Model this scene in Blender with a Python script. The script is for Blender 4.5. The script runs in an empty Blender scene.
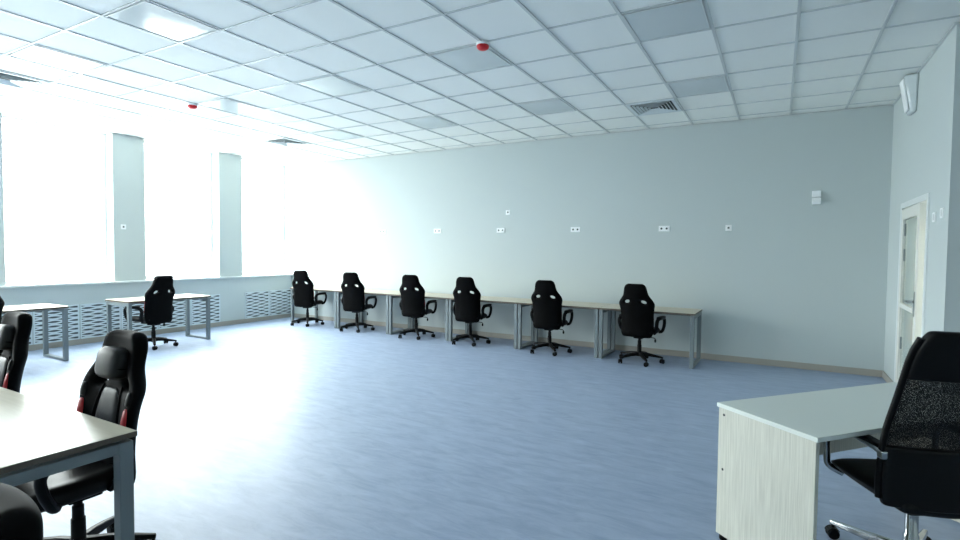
import bpy, bmesh, math, random
from mathutils import Vector, Matrix
random.seed(4)
PI = math.pi
S = bpy.context.scene
SKY = 26.0
COL = S.collection
H = 3.34            # ceiling height
XL, XR, YB = -4.65, 5.885, 4.635
XF, YF = 8.4, -6.6  # far right wall, wall behind the camera
TX, TY = 0.6, 0.6288

# ------------------------------------------------------------------ materials
def srgb(r, g, b):
    f = lambda c: (c / 12.92 if c <= .04045 else ((c + .055) / 1.055) ** 2.4)
    return (f(r / 255), f(g / 255), f(b / 255), 1)

def mat(name, col, rough=.5, metal=0, spec=.5, bump=None, noise=None, coat=0):
    m = bpy.data.materials.new(name); m.use_nodes = True
    nt = m.node_tree; p = nt.nodes['Principled BSDF']
    p.inputs['Base Color'].default_value = (*col[:3], 1)
    p.inputs['Roughness'].default_value = rough
    p.inputs['Metallic'].default_value = metal
    p.inputs['Specular IOR Level'].default_value = spec
    p.inputs['Coat Weight'].default_value = coat
    tc = nt.nodes.new('ShaderNodeTexCoord')
    if noise:                                   # (scale vector, amount, dark colour)
        mp = nt.nodes.new('ShaderNodeMapping'); mp.inputs['Scale'].default_value = noise[0]
        nt.links.new(tc.outputs['Object'], mp.inputs['Vector'])
        n = nt.nodes.new('ShaderNodeTexNoise'); n.inputs['Scale'].default_value = 1
        n.inputs['Detail'].default_value = 5; n.inputs['Roughness'].default_value = .6
        nt.links.new(mp.outputs['Vector'], n.inputs['Vector'])
        rp = nt.nodes.new('ShaderNodeValToRGB')
        rp.color_ramp.elements[0].position = .35; rp.color_ramp.elements[1].position = .68
        rp.color_ramp.elements[0].color = (*noise[1][:3], 1); rp.color_ramp.elements[1].color = (*col[:3], 1)
        nt.links.new(n.outputs['Fac'], rp.inputs['Fac'])
        nt.links.new(rp.outputs['Color'], p.inputs['Base Color'])
    if bump:                                    # (scale, strength, distance)
        n2 = nt.nodes.new('ShaderNodeTexNoise'); n2.inputs['Scale'].default_value = bump[0]
        n2.inputs['Detail'].default_value = 4
        nt.links.new(tc.outputs['Object'], n2.inputs['Vector'])
        b = nt.nodes.new('ShaderNodeBump'); b.inputs['Strength'].default_value = bump[1]
        b.inputs['Distance'].default_value = bump[2]
        nt.links.new(n2.outputs['Fac'], b.inputs['Height'])
        nt.links.new(b.outputs['Normal'], p.inputs['Normal'])
    return m

def emit(name, col, strength):
    m = bpy.data.materials.new(name); m.use_nodes = True
    nt = m.node_tree; nt.nodes.clear()
    e = nt.nodes.new('ShaderNodeEmission'); o = nt.nodes.new('ShaderNodeOutputMaterial')
    e.inputs['Color'].default_value = (*col[:3], 1); e.inputs['Strength'].default_value = strength
    nt.links.new(e.outputs[0], o.inputs[0])
    return m

def floor_material():
    m = bpy.data.materials.new('blue_vinyl'); m.use_nodes = True
    nt = m.node_tree; p = nt.nodes['Principled BSDF']; L = nt.links
    tc = nt.nodes.new('ShaderNodeTexCoord')
    mp = nt.nodes.new('ShaderNodeMapping'); mp.inputs['Scale'].default_value = (2.2, 7.5, 1)
    L.new(tc.outputs['Object'], mp.inputs['Vector'])
    n = nt.nodes.new('ShaderNodeTexNoise'); n.inputs['Scale'].default_value = 1.6
    n.inputs['Detail'].default_value = 8; n.inputs['Roughness'].default_value = .7; n.inputs['Distortion'].default_value = .5
    L.new(mp.outputs['Vector'], n.inputs['Vector'])
    rp = nt.nodes.new('ShaderNodeValToRGB')
    rp.color_ramp.elements[0].position = .3; rp.color_ramp.elements[0].color = (.240, .305, .44, 1)
    rp.color_ramp.elements[1].position = .72; rp.color_ramp.elements[1].color = (.375, .455, .59, 1)
    L.new(n.outputs['Fac'], rp.inputs['Fac'])
    L.new(rp.outputs['Color'], p.inputs['Base Color'])
    n3 = nt.nodes.new('ShaderNodeTexNoise'); n3.inputs['Scale'].default_value = 1.3; n3.inputs['Detail'].default_value = 6
    L.new(tc.outputs['Object'], n3.inputs['Vector'])
    mr = nt.nodes.new('ShaderNodeMapRange'); mr.inputs['To Min'].default_value = .38; mr.inputs['To Max'].default_value = .52
    L.new(n3.outputs['Fac'], mr.inputs['Value']); L.new(mr.outputs['Result'], p.inputs['Roughness'])
    b = nt.nodes.new('ShaderNodeBump'); b.inputs['Strength'].default_value = .06; b.inputs['Distance'].default_value = .002
    n2 = nt.nodes.new('ShaderNodeTexNoise'); n2.inputs['Scale'].default_value = 14; n2.inputs['Detail'].default_value = 5
    L.new(tc.outputs['Object'], n2.inputs['Vector'])
    L.new(n2.outputs['Fac'], b.inputs['Height']); L.new(b.outputs['Normal'], p.inputs['Normal'])
    p.inputs['Specular IOR Level'].default_value = .55
    return m

def pane_glass():
    m = bpy.data.materials.new('window_glass'); m.use_nodes = True
    nt = m.node_tree; nt.nodes.clear()
    o = nt.nodes.new('ShaderNodeOutputMaterial'); t = nt.nodes.new('ShaderNodeBsdfTransparent')
    gl = nt.nodes.new('ShaderNodeBsdfGlossy'); gl.inputs['Roughness'].default_value = .02
    mx = nt.nodes.new('ShaderNodeMixShader'); mx.inputs[0].default_value = .06
    t.inputs['Color'].default_value = (.95, .97, .97, 1)
    nt.links.new(t.outputs[0], mx.inputs[1]); nt.links.new(gl.outputs[0], mx.inputs[2]); nt.links.new(mx.outputs[0], o.inputs[0])
    return m

def mesh_fabric():
    m = bpy.data.materials.new('black_mesh_fabric'); m.use_nodes = True
    nt = m.node_tree; p = nt.nodes['Principled BSDF']; L = nt.links
    p.inputs['Base Color'].default_value = (.003, .003, .0035, 1); p.inputs['Roughness'].default_value = .5; p.inputs['Specular IOR Level'].default_value = .25
    tc = nt.nodes.new('ShaderNodeTexCoord')
    v = nt.nodes.new('ShaderNodeTexVoronoi'); v.inputs['Scale'].default_value = 420; v.inputs['Randomness'].default_value = 1.0
    L.new(tc.outputs['Object'], v.inputs['Vector'])
    mr = nt.nodes.new('ShaderNodeMapRange'); mr.inputs['From Min'].default_value = .33; mr.inputs['From Max'].default_value = .46
    mr.inputs['To Min'].default_value = .15; mr.inputs['To Max'].default_value = 1.0
    L.new(v.outputs['Distance'], mr.inputs['Value'])
    t = nt.nodes.new('ShaderNodeBsdfTransparent'); mx = nt.nodes.new('ShaderNodeMixShader')
    L.new(mr.outputs['Result'], mx.inputs[0]); L.new(t.outputs[0], mx.inputs[1]); L.new(p.outputs[0], mx.inputs[2])
    L.new(mx.outputs[0], nt.nodes['Material Output'].inputs['Surface'])
    return m

M = dict(
    wall=mat('wall_paint', (.53, .585, .58), .62, bump=(90, .08, .002)),
    ceil=mat('ceiling_tile', (.91, .925, .885), .78, bump=(160, .12, .002)),
    grid=mat('ceiling_grid_metal', (.58, .61, .605), .35, spec=.5),
    base=mat('baseboard_beige', (.37, .345, .30), .5),
    floor=floor_material(),
    white=mat('white_plastic', (.92, .94, .94), .35),
    pvc=mat('white_window_plastic', (.70, .74, .74), .3),
    lamp=mat('opal_diffuser', (.60, .65, .66), .16, spec=.55, bump=(5, .10, .01)),
    dark=mat('dark_hole', (.02, .022, .024), .6),
    grille=mat('grille_white', (.66, .74, .77), .45),
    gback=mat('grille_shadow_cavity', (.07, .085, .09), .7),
    steel=mat('grey_powder_steel', (.17, .20, .21), .38, spec=.5),
    birch=mat('birch_laminate', (.60, .545, .43), .33, noise=((3, 38, 38), (.53, .47, .36))),
    edge=mat('brown_edge_band', (.10, .078, .055), .45),
    ash=mat('pale_ash_laminate', (.70, .69, .60), .5, noise=((150, 150, 4), (.54, .53, .455))),
    ashtop=mat('pale_grey_top', (.74, .78, .73), .36),
    leather=mat('black_leather', (.003, .003, .0032), .42, spec=.20, bump=(60, .12, .003)),
    shell=mat('black_fabric_shell', (.002, .002, .0022), .6, spec=.05),
    charcoal=mat('charcoal_leather', (.010, .011, .0115), .42, spec=.24, bump=(60, .12, .003)),
    red=mat('red_leather', (.42, .012, .015), .42),
    plastic=mat('black_plastic', (.003, .003, .0032), .45, spec=.14),
    mesh=mesh_fabric(),
    chrome=mat('chrome', (.45, .47, .48), .12, metal=1),
    redplastic=mat('red_plastic', (.68, .006, .014), .4),
    film=mat('wrapped_speaker', (.60, .66, .67), .22, coat=.6, bump=(22, .5, .01)),
    vent=mat('vent_metal', (.66, .72, .74), .4),
    cream=mat('cream_corridor_wall', (.82, .80, .70), .6),
    brick=mat('corridor_brick', (.62, .42, .27), .7),
    glass=mat('door_glass', (.75, .82, .80), .08),
    doorframe=mat('door_plastic', (.74, .74, .68), .4),
    pane=pane_glass(),
    corridorlamp=emit('corridor_lamp', (1.0, .95, .82), 110.0),
)
g = M['glass'].node_tree
g.nodes['Principled BSDF'].inputs['Transmission Weight'].default_value = .85

# ------------------------------------------------------------------ mesh helpers
class MB:
    def __init__(s): s.v = []; s.f = []
    def add(s, vs, fs):
        k = len(s.v); s.v += [tuple(p) for p in vs]; s.f += [[i + k for i in f] for f in fs]; return s
    def box(s, x0, x1, y0, y1, z0, z1, M4=None):
        vs = [(x, y, z) for x in (x0, x1) for y in (y0, y1) for z in (z0, z1)]
        if M4 is not None: vs = [tuple(M4 @ Vector(p)) for p in vs]
        return s.add(vs, [(0, 1, 3, 2), (4, 6, 7, 5), (0, 4, 5, 1), (2, 3, 7, 6), (0, 2, 6, 4), (1, 5, 7, 3)])
    def bar(s, a, b, w, h, up=(0, 0, 1)):           # rectangular bar from a to b
        a = Vector(a); b = Vector(b); d = (b - a).normalized(); u = Vector(up)
        if abs(d.dot(u)) > .99: u = Vector((0, 1, 0))
        r = d.cross(u).normalized(); u = r.cross(d)
        vs = [p + r * (w / 2 * i) + u * (h / 2 * j) for p in (a, b) for i, j in ((-1, -1), (1, -1), (1, 1), (-1, 1))]
        return s.add(vs, [(3, 2, 1, 0), (4, 5, 6, 7), (0, 1, 5, 4), (1, 2, 6, 5), (2, 3, 7, 6), (3, 0, 4, 7)])
    def tube(s, pts, rad, n=12, sx=1.0):            # swept round tube with caps
        pts = [Vector(p) for p in pts]; rs = rad if isinstance(rad, (list, tuple)) else [rad] * len(pts)
        rings = []; ref = None
        for i, p in enumerate(pts):
            d = (pts[min(i + 1, len(pts) - 1)] - pts[max(i - 1, 0)]).normalized()
            if ref is None:
                ref = d.cross(Vector((1, 0, 0)) if abs(d.x) < .9 else Vector((0, 1, 0))).normalized()
            ref = (ref - d * ref.dot(d)).normalized(); q = d.cross(ref)
            rings.append([p + (ref * math.cos(2 * PI * k / n) + q * math.sin(2 * PI * k / n) * sx) * rs[i] for k in range(n)])
        fs = []
        for i in range(len(pts) - 1):
            for k in range(n):
                fs.append((i * n + k, i * n + (k + 1) % n, (i + 1) * n + (k + 1) % n, (i + 1) * n + k))
        fs.append(tuple(range(n))[::-1]); fs.append(tuple((len(pts) - 1) * n + k for k in range(n)))
        return s.add([v for r in rings for v in r], fs)
    def lathe(s, prof, n=24, c=(0, 0, 0), M4=None):  # (r, z) profile about z
        vs = [];
        for r, z in prof:
            for k in range(n):
                p = Vector((c[0] + r * math.cos(2 * PI * k / n), c[1] + r * math.sin(2 * PI * k / n), c[2] + z))
                vs.append(M4 @ p if M4 is not None else p)
        fs = []
        for i in range(len(prof) - 1):
            for k in range(n):
                fs.append((i * n + k, i * n + (k + 1) % n, (i + 1) * n + (k + 1) % n, (i + 1) * n + k))
        fs.append(tuple(range(n))[::-1]); fs.append(tuple((len(prof) - 1) * n + k for k in range(n)))
        return s.add(vs, fs)
    def prism(s, poly, x0, x1):                     # polygon in (y, z) extruded along x
        n = len(poly)
        vs = [(x0, y, z) for y, z in poly] + [(x1, y, z) for y, z in poly]
        return s.add(vs, [tuple(range(n))[::-1], tuple(range(n, 2 * n))] + [(i, (i + 1) % n, n + (i + 1) % n, n + i) for i in range(n)])
    def shell(s, nu, nv, front, back, gone=()):     # closed padded sheet, cells in gone are holes
        idx = lambda side, i, j: side * nu * nv + j * nu + i
        vs = [front(i, j) for j in range(nv) for i in range(nu)] + [back(i, j) for j in range(nv) for i in range(nu)]
        keep = lambda i, j: 0 <= i < nu - 1 and 0 <= j < nv - 1 and (i, j) not in gone
        fs = []
        for j in range(nv - 1):
            for i in range(nu - 1):
                if not keep(i, j): continue
                a, b, c, d = (i, j), (i + 1, j), (i + 1, j + 1), (i, j + 1)
                fs.append(tuple(idx(0, *q) for q in (a, b, c, d)))
                fs.append(tuple(idx(1, *q) for q in (d, c, b, a)))
                for (p, q), nb in (((a, b), (i, j - 1)), ((b, c), (i + 1, j)), ((c, d), (i, j + 1)), ((d, a), (i - 1, j))):
                    if not keep(*nb): fs.append((idx(0, *q), idx(0, *p), idx(1, *p), idx(1, *q)))
        return s.add(vs, fs)
    def build(s, name, m, parent=None, smooth=False, bevel=0, sub=0, seg=2):
        me = bpy.data.meshes.new(name)
        me.from_pydata(s.v, [], s.f)
        bm = bmesh.new(); bm.from_mesh(me)
        loose = [v for v in bm.verts if not v.link_faces]
        if loose: bmesh.ops.delete(bm, geom=loose, context='VERTS')
        bmesh.ops.recalc_face_normals(bm, faces=bm.faces[:]); bm.to_mesh(me); bm.free()
        me.materials.append(M[m])
        o = bpy.data.objects.new(name, me); COL.objects.link(o)
        if bevel:
            b = o.modifiers.new('bevel', 'BEVEL'); b.width = bevel; b.segments = seg; b.limit_method = 'ANGLE'
        if sub:
            b = o.modifiers.new('sub', 'SUBSURF'); b.levels = sub; b.render_levels = sub
        if smooth or sub:
            for p in me.polygons: p.use_smooth = True
            if not sub:
                try: me.set_sharp_from_angle(angle=math.radians(40))
                except Exception: pass
        if parent: o.parent = parent
        return o

def tag(o, label, cat, group=None):
    o['label'] = label; o['category'] = cat
    if group: o['group'] = group
    return o
def thing(name, label, cat, loc=(0, 0, 0), rz=0, group=None):
    o = bpy.data.objects.new(name, None); COL.objects.link(o)
    o.location = loc; o.rotation_euler = (0, 0, rz); o.empty_display_size = .1
    return tag(o, label, cat, group)
def struct(o, label=None):
    o['kind'] = 'structure'
    if label: o['label'] = label
    return o
def dup(root, loc, rz, label, group=None):
    r = root.copy(); COL.objects.link(r); r.location = loc; r.rotation_euler = (0, 0, rz); r['label'] = label
    if group: r['group'] = group
    for ch in list(root.children):
        c = ch.copy(); COL.objects.link(c); c.parent = r
        for gg in list(ch.children):
            d = gg.copy(); COL.objects.link(d); d.parent = c
    return r

# ------------------------------------------------------------------ room shell
struct(MB().box(XL - .35, XF + .1, YF - .1, 8.2, -.12, 0).build('floor', 'floor'))
# windows run sill to ceiling between piers
WIN = [(-5.94, -4.56), (-4.07, -2.69), (-2.20, -.82), (-.327, 1.055), (1.55, 2.91), (3.41, 4.63)]
SILL = .955
b = MB().box(XL - .35, XL, YF, YB, 0, SILL - .03)
ys = [YF] + [y for w in WIN for y in w] + [YB]
for k in range(0, len(ys), 2):
    b.box(XL - .35, XL, ys[k], ys[k + 1], SILL - .03, H)
struct(b.build('wall_left', 'wall'))
DY0, DY1, DZ = 2.69, 3.87, 2.05
struct(MB().box(XL - .35, XR + .14, YB, YB + .15, 0, H).build('wall_back', 'wall'))
b = MB().box(XR, XR + .14, 2.03, DY0, 0, H).box(XR, XR + .14, DY1, YB, 0, H).box(XR, XR + .14, DY0, DY1, DZ, H)
struct(b.build('wall_right', 'wall'))
struct(MB().box(XR + .14, XF, 2.03, 2.17, 0, H).build('wall_return', 'wall'))
struct(MB().box(XF, XF + .12, YF, 8.1, 0, H).build('wall_far_right', 'wall'))
struct(MB().box(XL - .35, XF, YF - .12, YF, 0, H).build('wall_front', 'wall'))
# corridor behind the door
struct(MB().box(XR + .14, XF, 7.9, 8.05, 0, H).build('wall_corridor_end', 'cream'))
struct(MB().box(XR, XR + .14, YB + .15, 8.05, 0, H).build('wall_corridor_side', 'cream'))
struct(MB().box(XR + .145, XF - .01, 7.87, 7.9, 0, .42).build('trim_1', 'brick'))
# suspended ceiling: tiles above, T bars below
c = struct(MB().box(XL - .35, XF, YF, 8.1, H + .006, H + .12).build('ceiling', 'ceil'))
b = MB()
for i in range(-8, 15):
    x = i * TX
    if XL < x < XF: b.box(x - .012, x + .012, YF, YB if x < XR else 8.0, H - .003, H + .007)
for j in range(-11, 13):
    y = j * TY
    x1 = XF
    x0 = XL if y < YB else XR + .14
    if YF < y < 8: b.box(x0, x1, y - .0095, y + .0095, H - .0022, H + .0068)
b.build('ceiling_grid', 'grid', c)
b = MB().box(XL, XR, YB - .02, YB, H - .012, H).box(XL, XL + .02, YF, YB, H - .012, H).box(XR - .02, XR, 2.01, YB, H - .012, H).box(XR, XF, 2.01, 2.03, H - .012, H)
struct(b.build('trim_2', 'grid'))
# baseboards
struct(MB().box(XL, XR, YB - .014, YB, 0, .085).build('baseboard_back', 'base', bevel=.004))
struct(MB().box(XL, XL + .014, YF, YB - .014, 0, .085).build('baseboard_left', 'base', bevel=.004))
struct(MB().box(XR - .014, XR, DY1 + .05, YB - .014, 0, .085).box(XR - .014, XR, 2.03, DY0 - .05, 0, .085).build('baseboard_right', 'base', bevel=.004))
struct(MB().box(XL - .02, XL + .055, YF, YB - .002, SILL - .032, SILL).build('trim_3', 'pvc', bevel=.006))  # window sill board

for k, (y0, y1) in enumerate(WIN):
    w = bpy.data.objects.new(f'window_{k + 1}', None); COL.objects.link(w); w.location = (XL - .25, (y0 + y1) / 2, SILL)
    struct(w)
    hw = (y1 - y0) / 2; hh = H - SILL; f = .055
    b = MB().box(-.04, .04, -hw, -hw + f, 0, hh).box(-.04, .04, hw - f, hw, 0, hh).box(-.04, .04, -hw + f, hw - f, 0, f).box(-.04, .04, -hw + f, hw - f, hh - .018, hh)
    b.build('window_frame', 'pvc', w, bevel=.006)
    MB().box(-.012, .0, -hw + f, hw - f, f, hh - .018).build('window_pane', 'pane', w)
    MB().box(.04, .23, -hw, hw, -.03, -.002).build('window_ledge', 'pvc', w)

# door in the right wall, standing ajar into the corridor
d = bpy.data.objects.new('door_1', None); COL.objects.link(d); d.location = (XR, DY0, 0); struct(d)
W = DY1 - DY0
b = MB().box(-.012, .07, -.03, .03, 0, DZ + .03).box(-.012, .07, W - .03, W + .03, 0, DZ + .03).box(-.012, .07, .03, W - .03, DZ - .03, DZ + .03)
b.build('door_frame', 'pvc', d, bevel=.005)
LW, LZ = 1.0, DZ - .045
TH = math.radians(1.6)
def leaf_box(b, a0, a1, z0, z1, t0=-.03, t1=.03):
    Mx = Matrix.Translation((.02, W - .035, 0)) @ Matrix.Rotation(-TH, 4, 'Z')
    return b.box(t0, t1, -a1, -a0, z0, z1, Mx)
b = MB()
for a0, a1, z0, z1 in ((0, .10, .01, LZ), (LW - .11, LW, .01, LZ), (.10, LW - .11, .01, .16), (.10, LW - .11, LZ - .11, LZ), (.10, LW - .11, .95, 1.0)):
    leaf_box(b, a0, a1, z0, z1)
leaf = b.build('door_leaf', 'doorframe', d, bevel=.004)
b = MB(); leaf_box(b, .10, LW - .11, .16, .95, -.008, .008); leaf_box(b, .10, LW - .11, 1.0, LZ - .11, -.008, .008)
b.build('door_glass', 'glass', d)
b = MB(); leaf_box(b, LW - .075, LW - .045, .93, 1.17, -.042, -.03); leaf_box(b, LW - .07, LW - .05, 1.06, 1.085, -.085, -.042); leaf_box(b, LW - .18, LW - .05, 1.06, 1.085, -.10, -.08)
b.build('door_handle', 'chrome', d, bevel=.004)
b = MB()
for z in (.5, 1.45, 1.72): leaf_box(b, .102, .125, z, z + .13, -.016, -.006)
b.build('door_hinge_cover', 'steel', d)
# corridor lamp
o = thing('corridor_light', 'bright corridor lamp behind the door standing ajar', 'light', (6.7, 5.6, H - .03))
MB().box(-.3, .3, -.6, .6, -.012, 0).build('diffuser', 'corridorlamp', o); MB().box(-.32, .32, -.62, .62, 0, .03).build('frame', 'white', o)

# ------------------------------------------------------------------ ceiling fittings
def lamp_proto():
    t = thing('ceiling_light', '', 'ceiling light')
    b = MB(); a, c_, w = TX / 2 - .014, TY / 2 - .014, .012
    b.box(-a, a, -c_, -c_ + w, -.004, .006).box(-a, a, c_ - w, c_, -.004, .006).box(-a, -a + w, -c_ + w, c_ - w, -.004, .006).box(a - w, a, -c_ + w, c_ - w, -.004, .006)
    b.build('frame', 'grid', t)
    n = 8; a -= w; c_ -= w
    vs = [(-a + 2 * a * i / n, -c_ + 2 * c_ * j / n, .002 - .007 * (1 - (2 * i / n - 1) ** 2) * (1 - (2 * j / n - 1) ** 2)) for j in range(n + 1) for i in range(n + 1)]
    fs = [(j * (n + 1) + i, j * (n + 1) + i + 1, (j + 1) * (n + 1) + i + 1, (j + 1) * (n + 1) + i) for j in range(n) for i in range(n)]
    MB().add(vs, fs).build('diffuser', 'lamp', t, smooth=True)
    return t
lamps = {
    (3, 1): 'unlit square ceiling light beside the red detector nearest the camera',
    (6, 1): 'large unlit square ceiling light at the top edge, right of centre',
    (6, 4): 'unlit square ceiling light just right of the dark louvred vent',
    (3, 4): 'unlit square ceiling light in the middle of the ceiling near the back wall',
    (0, 4): 'small faint ceiling light in the far middle of the ceiling, left of centre',
    (0, 1): 'pale unlit ceiling light between the two red detectors',
    (0, -2): 'ceiling light at the top left mirroring the bright windows',
    (-3, 1): 'grey square ceiling light right beside the far red detector',
    (-3, -2): 'washed out ceiling light near the left edge between vent and mirroring light',
    (-3, 4): 'washed out ceiling light near the vent by the far window corner',
}
lp = None
for (i, j), lab in lamps.items():
    loc = ((i + .5) * TX, (j + .5) * TY, H - .004)
    if lp is None:
        lp = lamp_proto(); lp.location = loc; lp['label'] = lab; lp['group'] = 'square ceiling lights'
    else: dup(lp, loc, 0, lab, 'square ceiling lights')

def vent_proto():
    t = thing('ceiling_vent', '', 'air vent')
    b = MB(); a, c_, w = TX / 2 - .014, TY / 2 - .014, .04
    b.box(-a, a, -c_, -c_ + w, -.006, .006).box(-a, a, c_ - w, c_, -.006, .006).box(-a, -a + w, -c_ + w, c_ - w, -.006, .006).box(a - w, a, -c_ + w, c_ - w, -.006, .006)
    b.build('frame', 'vent', t, bevel=.002)
    MB().box(-a + w, a - w, -c_ + w, c_ - w, .004, .0065).build('duct_opening', 'dark', t)
    b = MB()
    for k in range(1, 6):                       # four way square louvres
        r = 1 - k / 6.2; p, q = (a - w) * r, (c_ - w) * r; e = .020
        for sx, sy, A0, A1 in ((1, 0, q, q), (-1, 0, q, q), (0, 1, p, p), (0, -1, p, p)):
            if sx: vs = [(sx * p, -q, .003), (sx * p, q, .003), (sx * (p + e), q + e, -.012), (sx * (p + e), -q - e, -.012)]
            else: vs = [(-p, sy * q, .003), (p, sy * q, .003), (p + e, sy * (q + e), -.012), (-p - e, sy * (q + e), -.012)]
            up = [(x, y, z + .003) for x, y, z in vs]
            b.add(vs + up, [(0, 1, 2, 3), (7, 6, 5, 4), (0, 4, 5, 1), (1, 5, 6, 2), (2, 6, 7, 3), (3, 7, 4, 0)])
    b.build('louvres', 'vent', t)
    return t
vp = vent_proto(); vp.location = (5.5 * TX, 5.5 * TY, H - .004)
vp['label'] = 'square louvred ceiling vent with dark slots near the back wall'; vp['group'] = 'ceiling vents'
dup(vp, (-4.5 * TX, -1.5 * TY, H - .004), 0, 'louvred ceiling vent cut by the left edge above the nearest window', 'ceiling vents')
dup(vp, (-4.5 * TX, 4.5 * TY, H - .004), 0, 'louvred ceiling vent washed out by glare near the far left corner', 'ceiling vents')

def detector_proto():
    t = thing('fire_detector', '', 'detector')
    MB().lathe([(.058, .0), (.058, -.012), (.054, -.02)]).build('base_plate', 'white', t, smooth=True)
    MB().lathe([(.054, -.02), (.056, -.032), (.050, -.045), (.034, -.056), (.016, -.060)]).build('red_dome', 'redplastic', t, smooth=True)
    return t
dp = detector_proto(); dp.location = (2.40, .635, H - .003)
dp['label'] = 'red fire detector on the ceiling nearer the camera, above the middle of the room'; dp['group'] = 'fire detectors'
dup(dp, (-1.83, .63, H - .003), 0, 'red fire detector on the glaring part of the ceiling near the windows', 'fire detectors')

# ------------------------------------------------------------------ wall fittings
def socket_proto(double=True):
    t = thing('wall_socket', '', 'socket')
    hw = .078 if double else .04
    MB().box(-hw, hw, -.011, 0, -.041, .041).build('cover_plate', 'white', t, bevel=.004)
    for x in ((-.037, .037) if double else (0,)):
        b = MB(); Mx = Matrix.Translation((x, -.011, 0)) @ Matrix.Rotation(PI / 2, 4, 'X')
        b.lathe([(.015, -.001), (.015, .0012)], 16, M4=Mx)
        b.build('outlet_well', 'gback', t)
        for s_ in (-1, 1):
            Mx = Matrix.Translation((x + s_ * .007, -.0122, 0)) @ Matrix.Rotation(PI / 2, 4, 'X')
            MB().lathe([(.003, -.001), (.003, .0006)], 8, M4=Mx).build('pin_hole', 'dark', t)
    return t
sp = socket_proto()
sg = 'double sockets along the back wall'
for k, (x, lab) in enumerate((
        (-3.40, 'white double wall socket nearest the window corner of the back wall'),
        (-2.07, 'white double wall socket above the second chair from the windows'),
        (-.77, 'white double wall socket above and between the third and fourth chairs'),
        (.54, 'white double wall socket just below the small square outlet plate'),
        (1.88, 'white double wall socket above and right of the fifth chair'),
        (3.24, 'white double wall socket above the last desk, under no other fitting'))):
    loc = (x, YB, 1.866)
    if k == 0: sp.location = loc; sp['label'] = lab; sp['group'] = sg
    else: dup(sp, loc, 0, lab, sg)
s1 = socket_proto(False); s1.location = (4.10, YB, 1.866); s1['label'] = 'single white wall socket, rightmost in the row, left of the motion sensor'
dup(s1, (.675, YB, 2.17), 0, 'small square white outlet plate set above the socket row')
dup(s1, (XL, 1.20, 1.84), PI / 2, 'small white outlet on the grey pier between the windows')

t = thing('mounted_motion_sensor', 'small white motion sensor high on the back wall near the right corner', 'sensor', (5.12, YB, 2.245))
MB().box(-.05, .05, -.035, 0, .005, .085).build('bracket', 'white', t, bevel=.008)
MB().prism([(-.02, .0), (-.06, -.012), (-.068, -.055), (-.05, -.09), (-.012, -.09), (0, -.03), (0, .0)], -.048, .048).build('sensor_head', 'white', t, bevel=.008)

for y, z, lab in ((2.45, 1.845, 'light switch plate nearer the door on the right wall'), (2.20, 1.865, 'light switch plate nearer the outer wall corner')):
    t = thing('light_switch', lab, 'switch', (XR, y, z), 0, 'switch plates by the door')
    MB().box(-.012, 0, -.042, .042, -.042, .042).build('cover_plate', 'white', t, bevel=.004)
    MB().box(-.017, -.012, -.026, .026, -.028, .028).build('rocker', 'pvc', t, bevel=.003)

t = thing('wall_speaker', 'white wedge shaped speaker wrapped in film high on the right wall', 'speaker', (XR, 3.45, 2.96))
MB().add([(0, -.11, 0), (0, .11, 0), (-.05, .10, .0), (-.05, -.10, .0),
          (0, -.17, .37), (0, .17, .37), (-.115, .12, .37), (-.115, -.12, .37)],
         [(3, 2, 1, 0), (4, 5, 6, 7), (0, 1, 5, 4), (1, 2, 6, 5), (2, 3, 7, 6), (3, 0, 4, 7)]).build('speaker_cabinet', 'film', t, bevel=.02, seg=3, smooth=True)
MB().add([(-.062, -.085, .03), (-.062, .085, .03), (-.112, .095, .345), (-.112, -.095, .345),
          (-.068, -.085, .03), (-.068, .085, .03), (-.119, .095, .345), (-.119, -.095, .345)],
         [(0, 1, 2, 3), (7, 6, 5, 4), (0, 4, 5, 1), (1, 5, 6, 2), (2, 6, 7, 3), (3, 7, 4, 0)]).build('front_grille', 'white', t)

# ------------------------------------------------------------------ radiator grilles under the windows
def grille_proto(w=.572, h=.535):
    t = thing('radiator_grille', '', 'radiator grille')
    e = .014
    b = MB().box(0, .018, -w / 2, -w / 2 + e, 0, h).box(0, .018, w / 2 - e, w / 2, 0, h).box(0, .018, -w / 2 + e, w / 2 - e, 0, e).box(0, .018, -w / 2 + e, w / 2 - e, h - e, h)
    b.build('frame', 'grille', t)
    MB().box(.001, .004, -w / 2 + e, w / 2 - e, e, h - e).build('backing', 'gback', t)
    n, seg = 15, 40; pit = (h - 2 * e) / n
    m = MB(); L = .285
    for k in range(n + 1):
        zc = e + k * pit; sg_ = 1 if k % 2 else -1
        row = []
        for i in range(seg + 1):
            y = -w / 2 + e + (w - 2 * e) * i / seg
            z = zc + sg_ * pit * .24 * math.cos(2 * PI * y / L + .9)
            hz = pit * .31
            z0, z1 = max(z - hz, e), min(z + hz, h - e)
            row.append(((y, z0), (y, max(z1, z0 + .001))))
        vs = [];
        for (ya, za), (yb, zb) in row: vs += [(.006, ya, za), (.006, yb, zb), (.015, yb, zb), (.015, ya, za)]
        fs = []
        for i in range(seg):
            p = i * 4; q = p + 4
            for u in range(4): fs.append((p + u, p + (u + 1) % 4, q + (u + 1) % 4, q + u))
        fs += [(0, 1, 2, 3), (seg * 4 + 3, seg * 4 + 2, seg * 4 + 1, seg * 4)]
        m.add(vs, fs)
    m.build('wavy_slats', 'grille', t)
    return t
gp = grille_proto(); gg_ = 'wavy radiator grilles under the windows'
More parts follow.
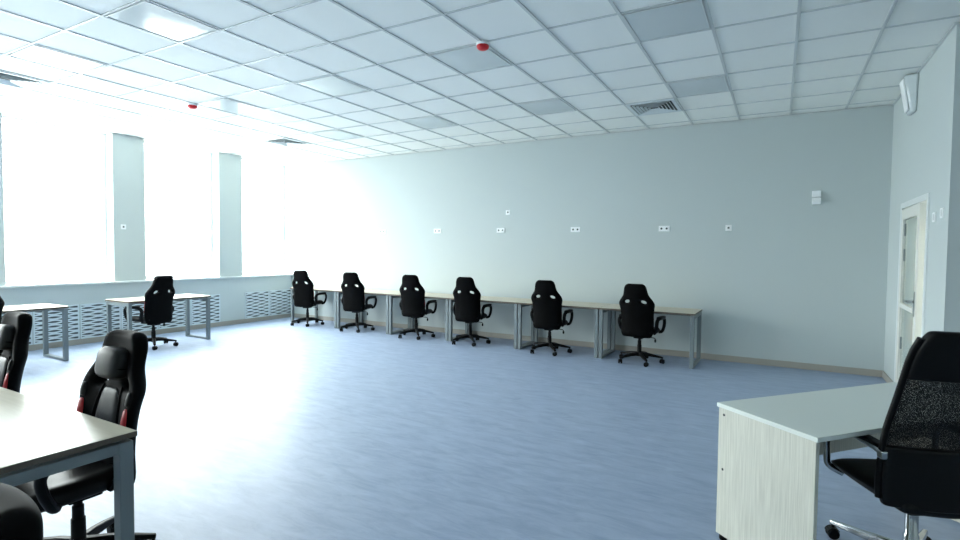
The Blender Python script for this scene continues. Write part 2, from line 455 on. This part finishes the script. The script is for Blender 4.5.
gr = [(4.33, 'wavy slotted radiator grille panel touching the back wall corner'),
      (3.745, 'wavy slotted radiator grille panel, second from the back wall corner'),
      (2.62, 'wavy radiator grille panel at the right end of the desk with one chair'),
      (2.03, 'wavy radiator grille panel beneath the right half of the single chair desk'),
      (1.44, 'wavy radiator grille panel directly behind the chair at the window wall'),
      (.85, 'wavy radiator grille panel behind the left leg of the single chair desk'),
      (.26, 'wavy radiator grille panel in the gap between the two window desks'),
      (-.33, 'wavy radiator grille panel under the left window desk')]
for k, (y, lab) in enumerate(gr):
    if k == 0: gp.location = (XL, y, .085); gp['label'] = lab; gp['group'] = gg_
    else: dup(gp, (XL, y, .085), 0, lab, gg_)

# ------------------------------------------------------------------ steel frame desks
DT = .725
def desk_proto(L, D, tw=.05, gap=.006):
    """local x along the length, y depth; origin at floor, centre"""
    t = thing('desk', '', 'desk')
    MB().box(-L / 2, L / 2, -D / 2, D / 2, DT - .025, DT).build('desktop', 'birch', t, bevel=.002)
    e = MB()
    k = .0012
    e.box(-L / 2 - k, L / 2 + k, -D / 2 - k, -D / 2, DT - .024, DT - .002).box(-L / 2 - k, L / 2 + k, D / 2, D / 2 + k, DT - .024, DT - .002)
    e.box(-L / 2 - k, -L / 2, -D / 2, D / 2, DT - .024, DT - .002).box(L / 2, L / 2 + k, -D / 2, D / 2, DT - .024, DT - .002)
    e.build('edge_band', 'edge', t)
    zt = DT - .025 - gap
    for s in (-1, 1):
        x = s * (L / 2 - tw / 2 - .004); y = D / 2 - tw / 2 - .012
        b = MB().box(x - tw / 2, x + tw / 2, -y - tw / 2, -y + tw / 2, 0, zt).box(x - tw / 2, x + tw / 2, y - tw / 2, y + tw / 2, 0, zt)
        b.box(x - tw / 2, x + tw / 2, -y + tw / 2, y - tw / 2, 0.004, .034).box(x - tw / 2, x + tw / 2, -y + tw / 2, y - tw / 2, zt - .045, zt)
        b.build('leg_frame', 'steel', t, bevel=.003)
    for y in (0,):
        MB().box(-L / 2 + tw + .004, L / 2 - tw - .004, y - .02, y + .02, zt - .04, zt - .004).build('cross_rail', 'steel', t)
    if gap > .004:
        for sx in (-1, 1):
            for sy in (-1, 1): MB().box(sx * (L / 2 - .05) - .015, sx * (L / 2 - .05) + .015, sy * (D / 2 - .06) - .015, sy * (D / 2 - .06) + .015, zt - .002, DT - .024).build('spacer', 'steel', t)
    return t
# back row, six desks end to end
PIT = 1.277
dkA = desk_proto(PIT - .006, .70); dg = 'desks in the row along the back wall'
labs = ['birch topped steel desk at the right end of the back row, leg frame exposed',
        'birch topped steel desk, second from the right end of the back row',
        'birch topped steel desk, third from the right end of the back row',
        'birch topped steel desk, third from the window end of the back row',
        'birch topped steel desk, second from the window end of the back row',
        'birch topped steel desk in the window corner of the back row']
row_rz = -.024
for k in range(6):
    x = 3.80 - PIT / 2 - k * PIT; y = 3.82 + .35 + (3.80 - x) * .0125
    loc = (x, y, 0)
    if k == 0: dkA.location = loc; dkA.rotation_euler.z = -.0125; dkA['label'] = labs[0]; dkA['group'] = dg
    else: dup(dkA, loc, -.0125, labs[k], dg)
# two desks at the window wall
dkB = desk_proto(1.27, .64); dkB.location = (-3.735, 1.275, 0); dkB.rotation_euler.z = PI / 2
dkB['label'] = 'birch topped steel desk under the window with one black chair drawn up'; dkB['group'] = 'desks along the window wall'
dup(dkB, (-3.735, -.73, 0), PI / 2, 'birch topped steel desk at the left edge under the nearest window', 'desks along the window wall')
# desks in the left foreground
dkC = desk_proto(1.25, .70, .055, .014); dkC.location = (2.33 - .625, -2.24 - .35, 0)
dkC['label'] = 'glossy birch desk with grey steel frame in the left foreground'; dkC['group'] = 'desks in the left foreground'
dup(dkC, (2.33 - .625 - 1.256, -2.24 - .35, 0), 0, 'second foreground desk at the left edge beside the farther red striped chair', 'desks in the left foreground')

# ------------------------------------------------------------------ gaming chairs (local +y is forward)
def interp(t, tab):
    if t <= tab[0][0]: return tab[0][1]
    for (a, u), (b_, v) in zip(tab, tab[1:]):
        if t <= b_: return u + (v - u) * (t - a) / (b_ - a)
    return tab[-1][1]
HW = [(.362, .188), (.40, .220), (.50, .228), (.62, .224), (.72, .226), (.78, .240), (.83, .250), (.865, .242), (.90, .205), (.94, .168), (1.0, .158), (1.045, .150), (1.075, .132), (1.094, .095)]
YC = lambda z: -.158 - .128 * (z - .40) + .018 * math.sin(PI * (z - .40) / .5) * (1 if z < .9 else 0)
US = [-1, -.82, -.62, -.32, 0, .32, .62, .82, 1]
ZS = [.362, .40, .50, .60, .70, .78, .83, .872, .905, .94, 1.0, 1.052, 1.078, 1.094]
def bk(i, j, side):
    u, z = US[i], ZS[j]; hw = interp(z, HW); x = u * hw
    y = YC(z)
    torso = 1 if z < .9 else max(0, 1 - (z - .9) / .08)
    wing = .056 * abs(u) ** 2.2 * torso + .02 * abs(u) ** 2 * (1 - torso)
    if z < .50: wing *= .6
    th = .044 if side else .036
    if abs(u) == 1: th *= .55 + .2 * (1 - torso)
    if j in (0, len(ZS) - 1): th *= .5
    y += wing + (th if side else -th)
    bump = max(0, 1 - abs(z - .851) / .07)
    return (x, y, z - .045 * (abs(u) - .45) * bump)
def caster_at(mb, ang, R=.300):
    c_, s_ = math.cos(ang), math.sin(ang)
    x, y = R * c_, R * s_
    Mx = Matrix.Translation((x, y, .0285)) @ Matrix.Rotation(ang + .9, 4, 'Z') @ Matrix.Rotation(PI / 2, 4, 'X')
    for o in (-.016, .016):
        mb.lathe([(.012, o - .011), (.0245, o - .010), (.028, o - .006), (.028, o + .006), (.0245, o + .010), (.012, o + .011)], 16, M4=Mx)
    mb.lathe([(.010, -.006), (.010, .006)], 8, M4=Mx)
    Mh = Matrix.Translation((x, y, 0)) @ Matrix.Rotation(ang + .9, 4, 'Z')
    for a in range(6):                                        # hood over the wheels
        p, q = math.radians(15 + a * 22), math.radians(15 + (a + 1) * 22)
        mb.bar(Mh @ Vector((.031 * math.cos(p), 0, .0285 + .031 * math.sin(p))), Mh @ Vector((.031 * math.cos(q), 0, .0285 + .031 * math.sin(q))), .044, .004, Mh.to_3x3() @ Vector((math.cos((p + q) / 2), 0, math.sin((p + q) / 2))))
    mb.tube([(x, y, .055), (x, y, .085)], .008, 8)
    return mb
def star(mb, R=.30, z0=.118, z1=.083, w0=.05, w1=.034, n=5, a0=PI / 2):
    mb.lathe([(.03, z0 - .035), (.046, z0 - .03), (.048, z0 + .012), (.036, z0 + .024)], 20)
    for k in range(n):
        a = a0 + 2 * PI * k / n; c_, s_ = math.cos(a), math.sin(a)
        pts = [(.03, z0, w0, .05), (.12, z0 - .004, w0 * .9, .042), (.22, (z0 + z1) / 2 - .002, (w0 + w1) / 2, .034), (R + .012, z1, w1, .022)]
        vs = []
        for r, z, w, h in pts:
            for sx, sz in ((-1, -.5), (1, -.5), (.75, .5), (-.75, .5)):
                vs.append((r * c_ - sx * w / 2 * s_, r * s_ + sx * w / 2 * c_, z + sz * h))
        fs = []
        for i in range(len(pts) - 1):
            for u in range(4): fs.append((i * 4 + u, i * 4 + (u + 1) % 4, i * 4 + 4 + (u + 1) % 4, i * 4 + 4 + u))
        fs += [(3, 2, 1, 0), tuple(range(12, 16))]
        mb.add(vs, fs)
    return mb
def smooth_path(P, n=5):
    P = [Vector(p) for p in P]; out = []
    for i in range(len(P) - 1):
        p0, p1, p2, p3 = P[max(i - 1, 0)], P[i], P[i + 1], P[min(i + 2, len(P) - 1)]
        for k in range(n):
            t = k / n
            out.append(.5 * ((2 * p1) + (p2 - p0) * t + (2 * p0 - 5 * p1 + 4 * p2 - p3) * t * t + (-p0 + 3 * p1 - 3 * p2 + p3) * t ** 3))
    return out + [P[-1]]
def pad(mb, cx, cy, cz, a, b_, h, n=6, pw=.45, rot=None, bulge=0):
    """soft cushion: superellipsoid"""
    N, K = 24, 12; vs = []
    f = lambda c_: math.copysign(abs(c_) ** pw, c_)
    for j in range(K + 1):
        ph = -PI / 2 + PI * j / K
        for i in range(N):
            th = 2 * PI * i / N
            p = Vector((a * f(math.cos(ph)) * f(math.cos(th)), b_ * f(math.cos(ph)) * f(math.sin(th)), h * f(math.sin(ph))))
            if rot is not None: p = rot @ p
            vs.append((cx + p.x, cy + p.y, cz + p.z))
    fs = [(j * N + i, j * N + (i + 1) % N, (j + 1) * N + (i + 1) % N, (j + 1) * N + i) for j in range(K) for i in range(N)]
    return mb.add(vs, fs)
def patch(tab, off=.006, th=.012, nu=4):
    """padded panel lying on the front of the backrest; tab = rows (z, u0, u1)"""
    nv = len(tab)
    def fr(i, j, o):
        z, u0, u1 = tab[j]; u = u0 + (u1 - u0) * i / (nu - 1)
        hw = interp(z, HW); torso = 1 if z < .9 else max(0, 1 - (z - .9) / .08)
        wing = .056 * abs(u) ** 2.2 * torso + .02 * abs(u) ** 2 * (1 - torso)
        if z < .5: wing *= .6
        edge = .45 if i in (0, nu - 1) or j in (0, nv - 1) else 1
        tt = .044 * (1 - .45 * max(0, (abs(u) - .82) / .18))
        return (u * hw, YC(z) + wing + tt + (off + th * edge if o else -.008), z)
    return MB().shell(nu, nv, lambda i, j: fr(i, j, 1), lambda i, j: fr(i, j, 0))
def gaming_chair():
    t = thing('gaming_chair', '', 'chair')
    gone = {(2, 6), (5, 6)}
    MB().shell(9, 14, lambda i, j: bk(i, j, 1), lambda i, j: bk(i, j, 0), gone).build('backrest', 'shell', t, sub=2)
    patch([(.44, -.50, .50), (.55, -.48, .48), (.66, -.44, .44), (.76, -.36, .36), (.83, -.27, .27)], .004, .014).build('back_panel', 'charcoal', t, sub=1)
    for s in (-1, 1):
        patch([(.47, s * .78, s * .985), (.56, s * .76, s * .985), (.67, s * .74, s * .975), (.76, s * .76, s * .92)], .000, .010).build('bolster_stripe', 'red', t, sub=1)
        patch([(.765, s * .74, s * .92), (.80, s * .74, s * .91), (.835, s * .76, s * .86)], .000, .010).build('bolster_insert', 'charcoal', t, sub=1)
        patch([(.84, s * .28, s * .335), (.76, s * .385, s * .45), (.66, s * .46, s * .53), (.56, s * .50, s * .58)], .000, .012).build('back_belt', 'shell', t, sub=1)
    R = Matrix.Rotation(math.radians(11), 3, 'X')
    p = pad(MB(), 0, YC(.945) + .066, 0.945, .100, .048, .078, rot=R, pw=.55).build('head_pillow', 'charcoal', t, smooth=True)
    pad(MB(), 0, YC(.945) + .070, .923, .101, .044, .006, rot=R, pw=.55).build('pillow_seam', 'shell', p, smooth=True)
    # seat cushion with raised sides
    us = [-1, -.8, -.55, -.2, .2, .55, .8, 1]; vv = [-.165, -.13, -.04, .08, .18, .235, .258]
    def st(i, j, top):
        u, y = us[i], vv[j]
        hw = interp(y, [(-.165, .20), (-.04, .222), (.1, .230), (.2, .225), (.258, .20)])
        z = .475 + (.032 * max(0, abs(u) - .5) / .5 if abs(u) < 1 else -.012) - (.03 if j == len(vv) - 1 else 0) - (.012 if j == len(vv) - 2 else 0)
        if not top: z = .395 + (.022 if abs(u) == 1 else 0) + (.02 if j == len(vv) - 1 else 0)
        return (u * hw, y, z)
    MB().shell(8, 7, lambda i, j: st(i, j, 1), lambda i, j: st(i, j, 0)).build('seat', 'leather', t, sub=2)
    for s in (-1, 1):
        P = smooth_path([(s * .205, .175, .415), (s * .245, .20, .43), (s * .260, .235, .50), (s * .260, .245, .575), (s * .260, .20, .612), (s * .260, .06, .618), (s * .260, -.05, .610), (s * .258, -.095, .56), (s * .245, -.06, .47), (s * .205, -.04, .415)], 5)
        a = MB().tube(P, .019, 10, 1.3).build('armrest', 'plastic', t, smooth=True)
        pad(MB(), s * .260, .090, .627, .036, .135, .019, pw=.5).build('arm_pad', 'leather', a, smooth=True)
    MB().box(-.11, .11, -.13, .12, .365, .396).box(-.06, .06, -.08, .06, .335, .366).build('tilt_mechanism', 'plastic', t, bevel=.006)
    lv = MB().tube(smooth_path([(.05, .03, .355), (.16, .03, .352), (.20, .03, .345), (.205, .03, .33)], 4), .006, 8).build('tilt_lever', 'plastic', t, smooth=True)
    pad(MB(), .206, .03, .312, .013, .012, .024, pw=.7).build('lever_knob', 'plastic', lv, smooth=True)
    MB().lathe([(.034, .12), (.034, .135), (.030, .14), (.029, .24), (.024, .245), (.024, .30), (.018, .305), (.018, .34)], 20).build('gas_lift', 'plastic', t, smooth=True)
    star(MB()).build('star_base', 'plastic', t, bevel=.006, smooth=True)
    for k in range(5):
        caster_at(MB(), PI / 2 + 2 * PI * k / 5).build('caster', 'plastic', t, smooth=True)
    return t
gc = gaming_chair(); cg = 'black gaming chairs along the back wall'
used = []
def chair(x, y, head, label, group=None, z=0):
    rz = math.radians(head - 90)
    if not used:
        gc.location = (x, y, z); gc.rotation_euler = (0, 0, rz); gc['label'] = label
        if group: gc['group'] = group
        used.append(1); return gc
    r = dup(gc, (x, y, z), rz, label, group)
    if not group and 'group' in r: del r['group']
    return r
chair(3.08, 3.91, 84, 'black gaming chair at the right end of the back row, nearest the bare wall', cg)
chair(1.755, 3.915, 91, 'black gaming chair, second from the right in the back row', cg)
chair(.365, 3.925, 96, 'black gaming chair, third from the right in the back row', cg)
chair(-.735, 3.94, 98, 'black gaming chair, third from the window corner in the back row', cg)
chair(-2.11, 3.955, 101, 'black gaming chair, second from the window corner in the back row', cg)
chair(-3.43, 3.975, 101, 'black gaming chair in the window corner, leftmost of the back row', cg)
chair(-3.50, 1.03, 190, 'black gaming chair seen from behind at the desk under the window', 'gaming chairs by the window wall')
chair(-3.45, -1.05, 190, 'black gaming chair cut by the left edge at the left window desk', 'gaming chairs by the window wall')
chair(1.885, -2.275, 271, 'black gaming chair with red side stripe pushed under the foreground desk corner', 'red striped chairs in the foreground')
chair(.53, -2.24, 268, 'black gaming chair with red stripe at the left edge behind the foreground desk', 'red striped chairs in the foreground')
chair(3.56, -3.345, 268, 'black leather chair top cut off in the bottom left corner', 'red striped chairs in the foreground')

# ------------------------------------------------------------------ pale office desk at the right
ang = math.atan2(.763, .646)
t = thing('office_desk', 'pale ash desk with solid side panel standing askew at the lower right', 'desk', (4.463, -.425, 0), ang)
# local x runs along the desk, local -y towards the sitter
LD, DD, TZ = 1.40, .56, .722
MB().box(-.008, LD, -DD, .008, TZ - .022, TZ).build('desktop', 'ashtop', t, bevel=.002)
for x0, nm in ((0, 'side_panel'), (LD - .03, 'side_panel')):
    sp_ = MB().box(x0, x0 + .022, -DD + .012, 0, .022, TZ - .0225).build(nm, 'ash', t, bevel=.0015)
    for y in (-.04, -DD + .06):
        MB().lathe([(.018, 0), (.02, .006), (.02, .022)], 12, (x0 + .011, y, 0)).build('glide_foot', 'plastic', sp_)
    if x0 == 0:
        for z in (.375, .665):
            MB().lathe([(.007, -.001), (.007, .001)], 12, M4=Matrix.Translation((x0, -.035, z)) @ Matrix.Rotation(PI / 2, 4, 'Y')).build('screw_cap', 'dark', sp_)
MB().box(.0225, LD - .0305, -.20, -.184, .45, TZ - .0225).build('modesty_panel', 'ash', t)

# ------------------------------------------------------------------ mesh back office chair at the right
t = thing('office_chair', 'large black mesh backed office chair with chrome base at the right edge', 'chair', (5.295, -.345, 0), math.radians(116 - 90))
W0 = [(.42, .265), (.47, .288), (.60, .288), (.75, .284), (.90, .266), (1.0, .262), (1.10, .262), (1.17, .252), (1.215, .215)]
YB2 = lambda z: -.245 - .20 * (z - .45) + .035 * math.sin(PI * (z - .45) / .7)
us = [-1, -.9, -.6, -.3, 0, .3, .6, .9, 1]
def pb(zs, y_off, th, k=1.0, um=1.0):
    def fr(i, j, s):
        z = zs[j]; u = us[i] * um; x = u * interp(z, W0) * k
        return (x, YB2(z) + .055 * u * u + y_off + (th if s else -th), z)
    return MB().shell(9, len(zs), lambda i, j: fr(i, j, 1), lambda i, j: fr(i, j, 0))
pb([.47, .55, .65, .75, .85, .95, 1.02], 0, .002).build('back_mesh', 'mesh', t, sub=1)
pb([1.0, 1.01, 1.06, 1.14, 1.195, 1.215], 0, .024).build('headrest', 'leather', t, sub=2)
pb([.425, .44, .50, .60, .68, .70], 0, .022).build('lower_back_pad', 'leather', t, sub=2)
for s in (-1, 1):
    b = MB()
    zs = [.46 + .72 * i / 14 for i in range(15)]
    b.tube([(s * interp(z, W0), YB2(z) + .055, z) for z in zs], .014, 10)
    b.build('back_frame', 'plastic', t, smooth=True)
vv = [-.25, -.2, -.05, .1, .2, .245, .262]; us2 = [-1, -.8, -.4, 0, .4, .8, 1]
def st2(i, j, top):
    u, y = us2[i], vv[j]; hw = interp(y, [(-.25, .215), (0, .245), (.2, .248), (.262, .225)])
    z = .475 - (.016 if abs(u) == 1 else 0) - (.03 if j == 6 else .008 if j == 5 else 0) if top else .385 + .02 * abs(u) + (.02 if j == 6 else 0) + .03 * (y + .25) / .5
    return (u * hw, y, z)
MB().shell(7, 7, lambda i, j: st2(i, j, 1), lambda i, j: st2(i, j, 0)).build('seat', 'leather', t, sub=2)
for s in (-1, 1):
    P = smooth_path([(s * .290, -.215, .657), (s * .280, -.15, .665), (s * .264, .10, .665), (s * .264, .195, .655), (s * .264, .222, .61), (s * .264, .222, .50), (s * .260, .215, .44), (s * .20, .19, .405)], 5)
    a = MB().tube(P, .0115, 10, 1.4).build('armrest', 'chrome', t, smooth=True)
    pad(MB(), s * .264, -.03, .678, .025, .17, .013, pw=.5).build('arm_pad', 'plastic', a, smooth=True)
    MB().box(s * .292 - .014, s * .292 + .014, -.235, -.20, .64, .675).build('arm_bracket', 'chrome', a, bevel=.006)
MB().box(-.10, .10, -.12, .10, .345, .388).build('tilt_mechanism', 'plastic', t, bevel=.008)
MB().lathe([(.031, .085), (.031, .20), (.027, .205), (.026, .35)], 24).build('gas_lift', 'chrome', t, smooth=True)
b = MB(); star(b, .36, .112, .086, .046, .03, 5, math.radians(117)); b.build('star_base', 'chrome', t, bevel=.006, smooth=True)
for k in range(5):
    caster_at(MB(), math.radians(117) + 2 * PI * k / 5, .36).build('caster', 'plastic', t, smooth=True)

# ------------------------------------------------------------------ world, camera, view
w = bpy.data.worlds.new('world'); S.world = w; w.use_nodes = True
nt = w.node_tree; bg = nt.nodes['Background']
tc = nt.nodes.new('ShaderNodeTexCoord'); sx = nt.nodes.new('ShaderNodeSeparateXYZ')
nt.links.new(tc.outputs['Generated'], sx.inputs[0])
rp = nt.nodes.new('ShaderNodeValToRGB')              # overcast: bright sky, paler ground
mr = nt.nodes.new('ShaderNodeMapRange'); mr.inputs['From Min'].default_value = -1; mr.inputs['From Max'].default_value = 1
nt.links.new(sx.outputs['Z'], mr.inputs['Value']); nt.links.new(mr.outputs['Result'], rp.inputs['Fac'])
el = rp.color_ramp.elements
el[0].position = .0; el[0].color = (.30, .315, .31, 1)
el[1].position = 1.0; el[1].color = (.95, .985, .975, 1)
e = el.new(.49); e.color = (.34, .36, .355, 1)
e = el.new(.53); e.color = (.58, .61, .60, 1)
e = el.new(.70); e.color = (.95, .985, .975, 1)
nt.links.new(rp.outputs['Color'], bg.inputs[0])
bg.inputs[1].default_value = SKY
for k, (y0, y1) in enumerate(WIN):                    # portals guide the sky's light through the real windows
    L = bpy.data.lights.new('window_portal', 'AREA'); L.shape = 'RECTANGLE'; L.size = H - SILL; L.size_y = y1 - y0
    L.cycles.is_portal = True
    o = bpy.data.objects.new('window_portal', L); COL.objects.link(o)
    o.location = (XL - .30, (y0 + y1) / 2, (H + SILL) / 2); o.rotation_euler = (0, -PI / 2, 0)

cam = bpy.data.cameras.new('camera'); co = bpy.data.objects.new('camera', cam); COL.objects.link(co)
yaw, pit, rol, F = .5142, -.0369, -.0106, 528.18
Rz = Matrix.Rotation(yaw, 3, 'Z'); Rx = Matrix.Rotation(pit, 3, 'X'); Ry = Matrix.Rotation(rol, 3, 'Y')
R = Rz @ Rx @ Ry
R = Matrix((R.col[0], R.col[2], -R.col[1])).transposed()
co.matrix_world = Matrix.Translation((7.8611 * .6, -5.7905 * .6, H - 3.0414 * .6)) @ R.to_4x4()
cam.sensor_width = 36; cam.lens = F / 960 * 36; cam.clip_start = .05
S.camera = co
S.view_settings.view_transform = 'Standard'; S.view_settings.look = 'None'
S.view_settings.exposure = 0.32; S.view_settings.gamma = 1; S.view_settings.use_curve_mapping = False
S.cycles.use_denoising = True
S.cycles.max_bounces = 10; S.cycles.diffuse_bounces = 6; S.cycles.transparent_max_bounces = 16
S.cycles.sample_clamp_indirect = 10
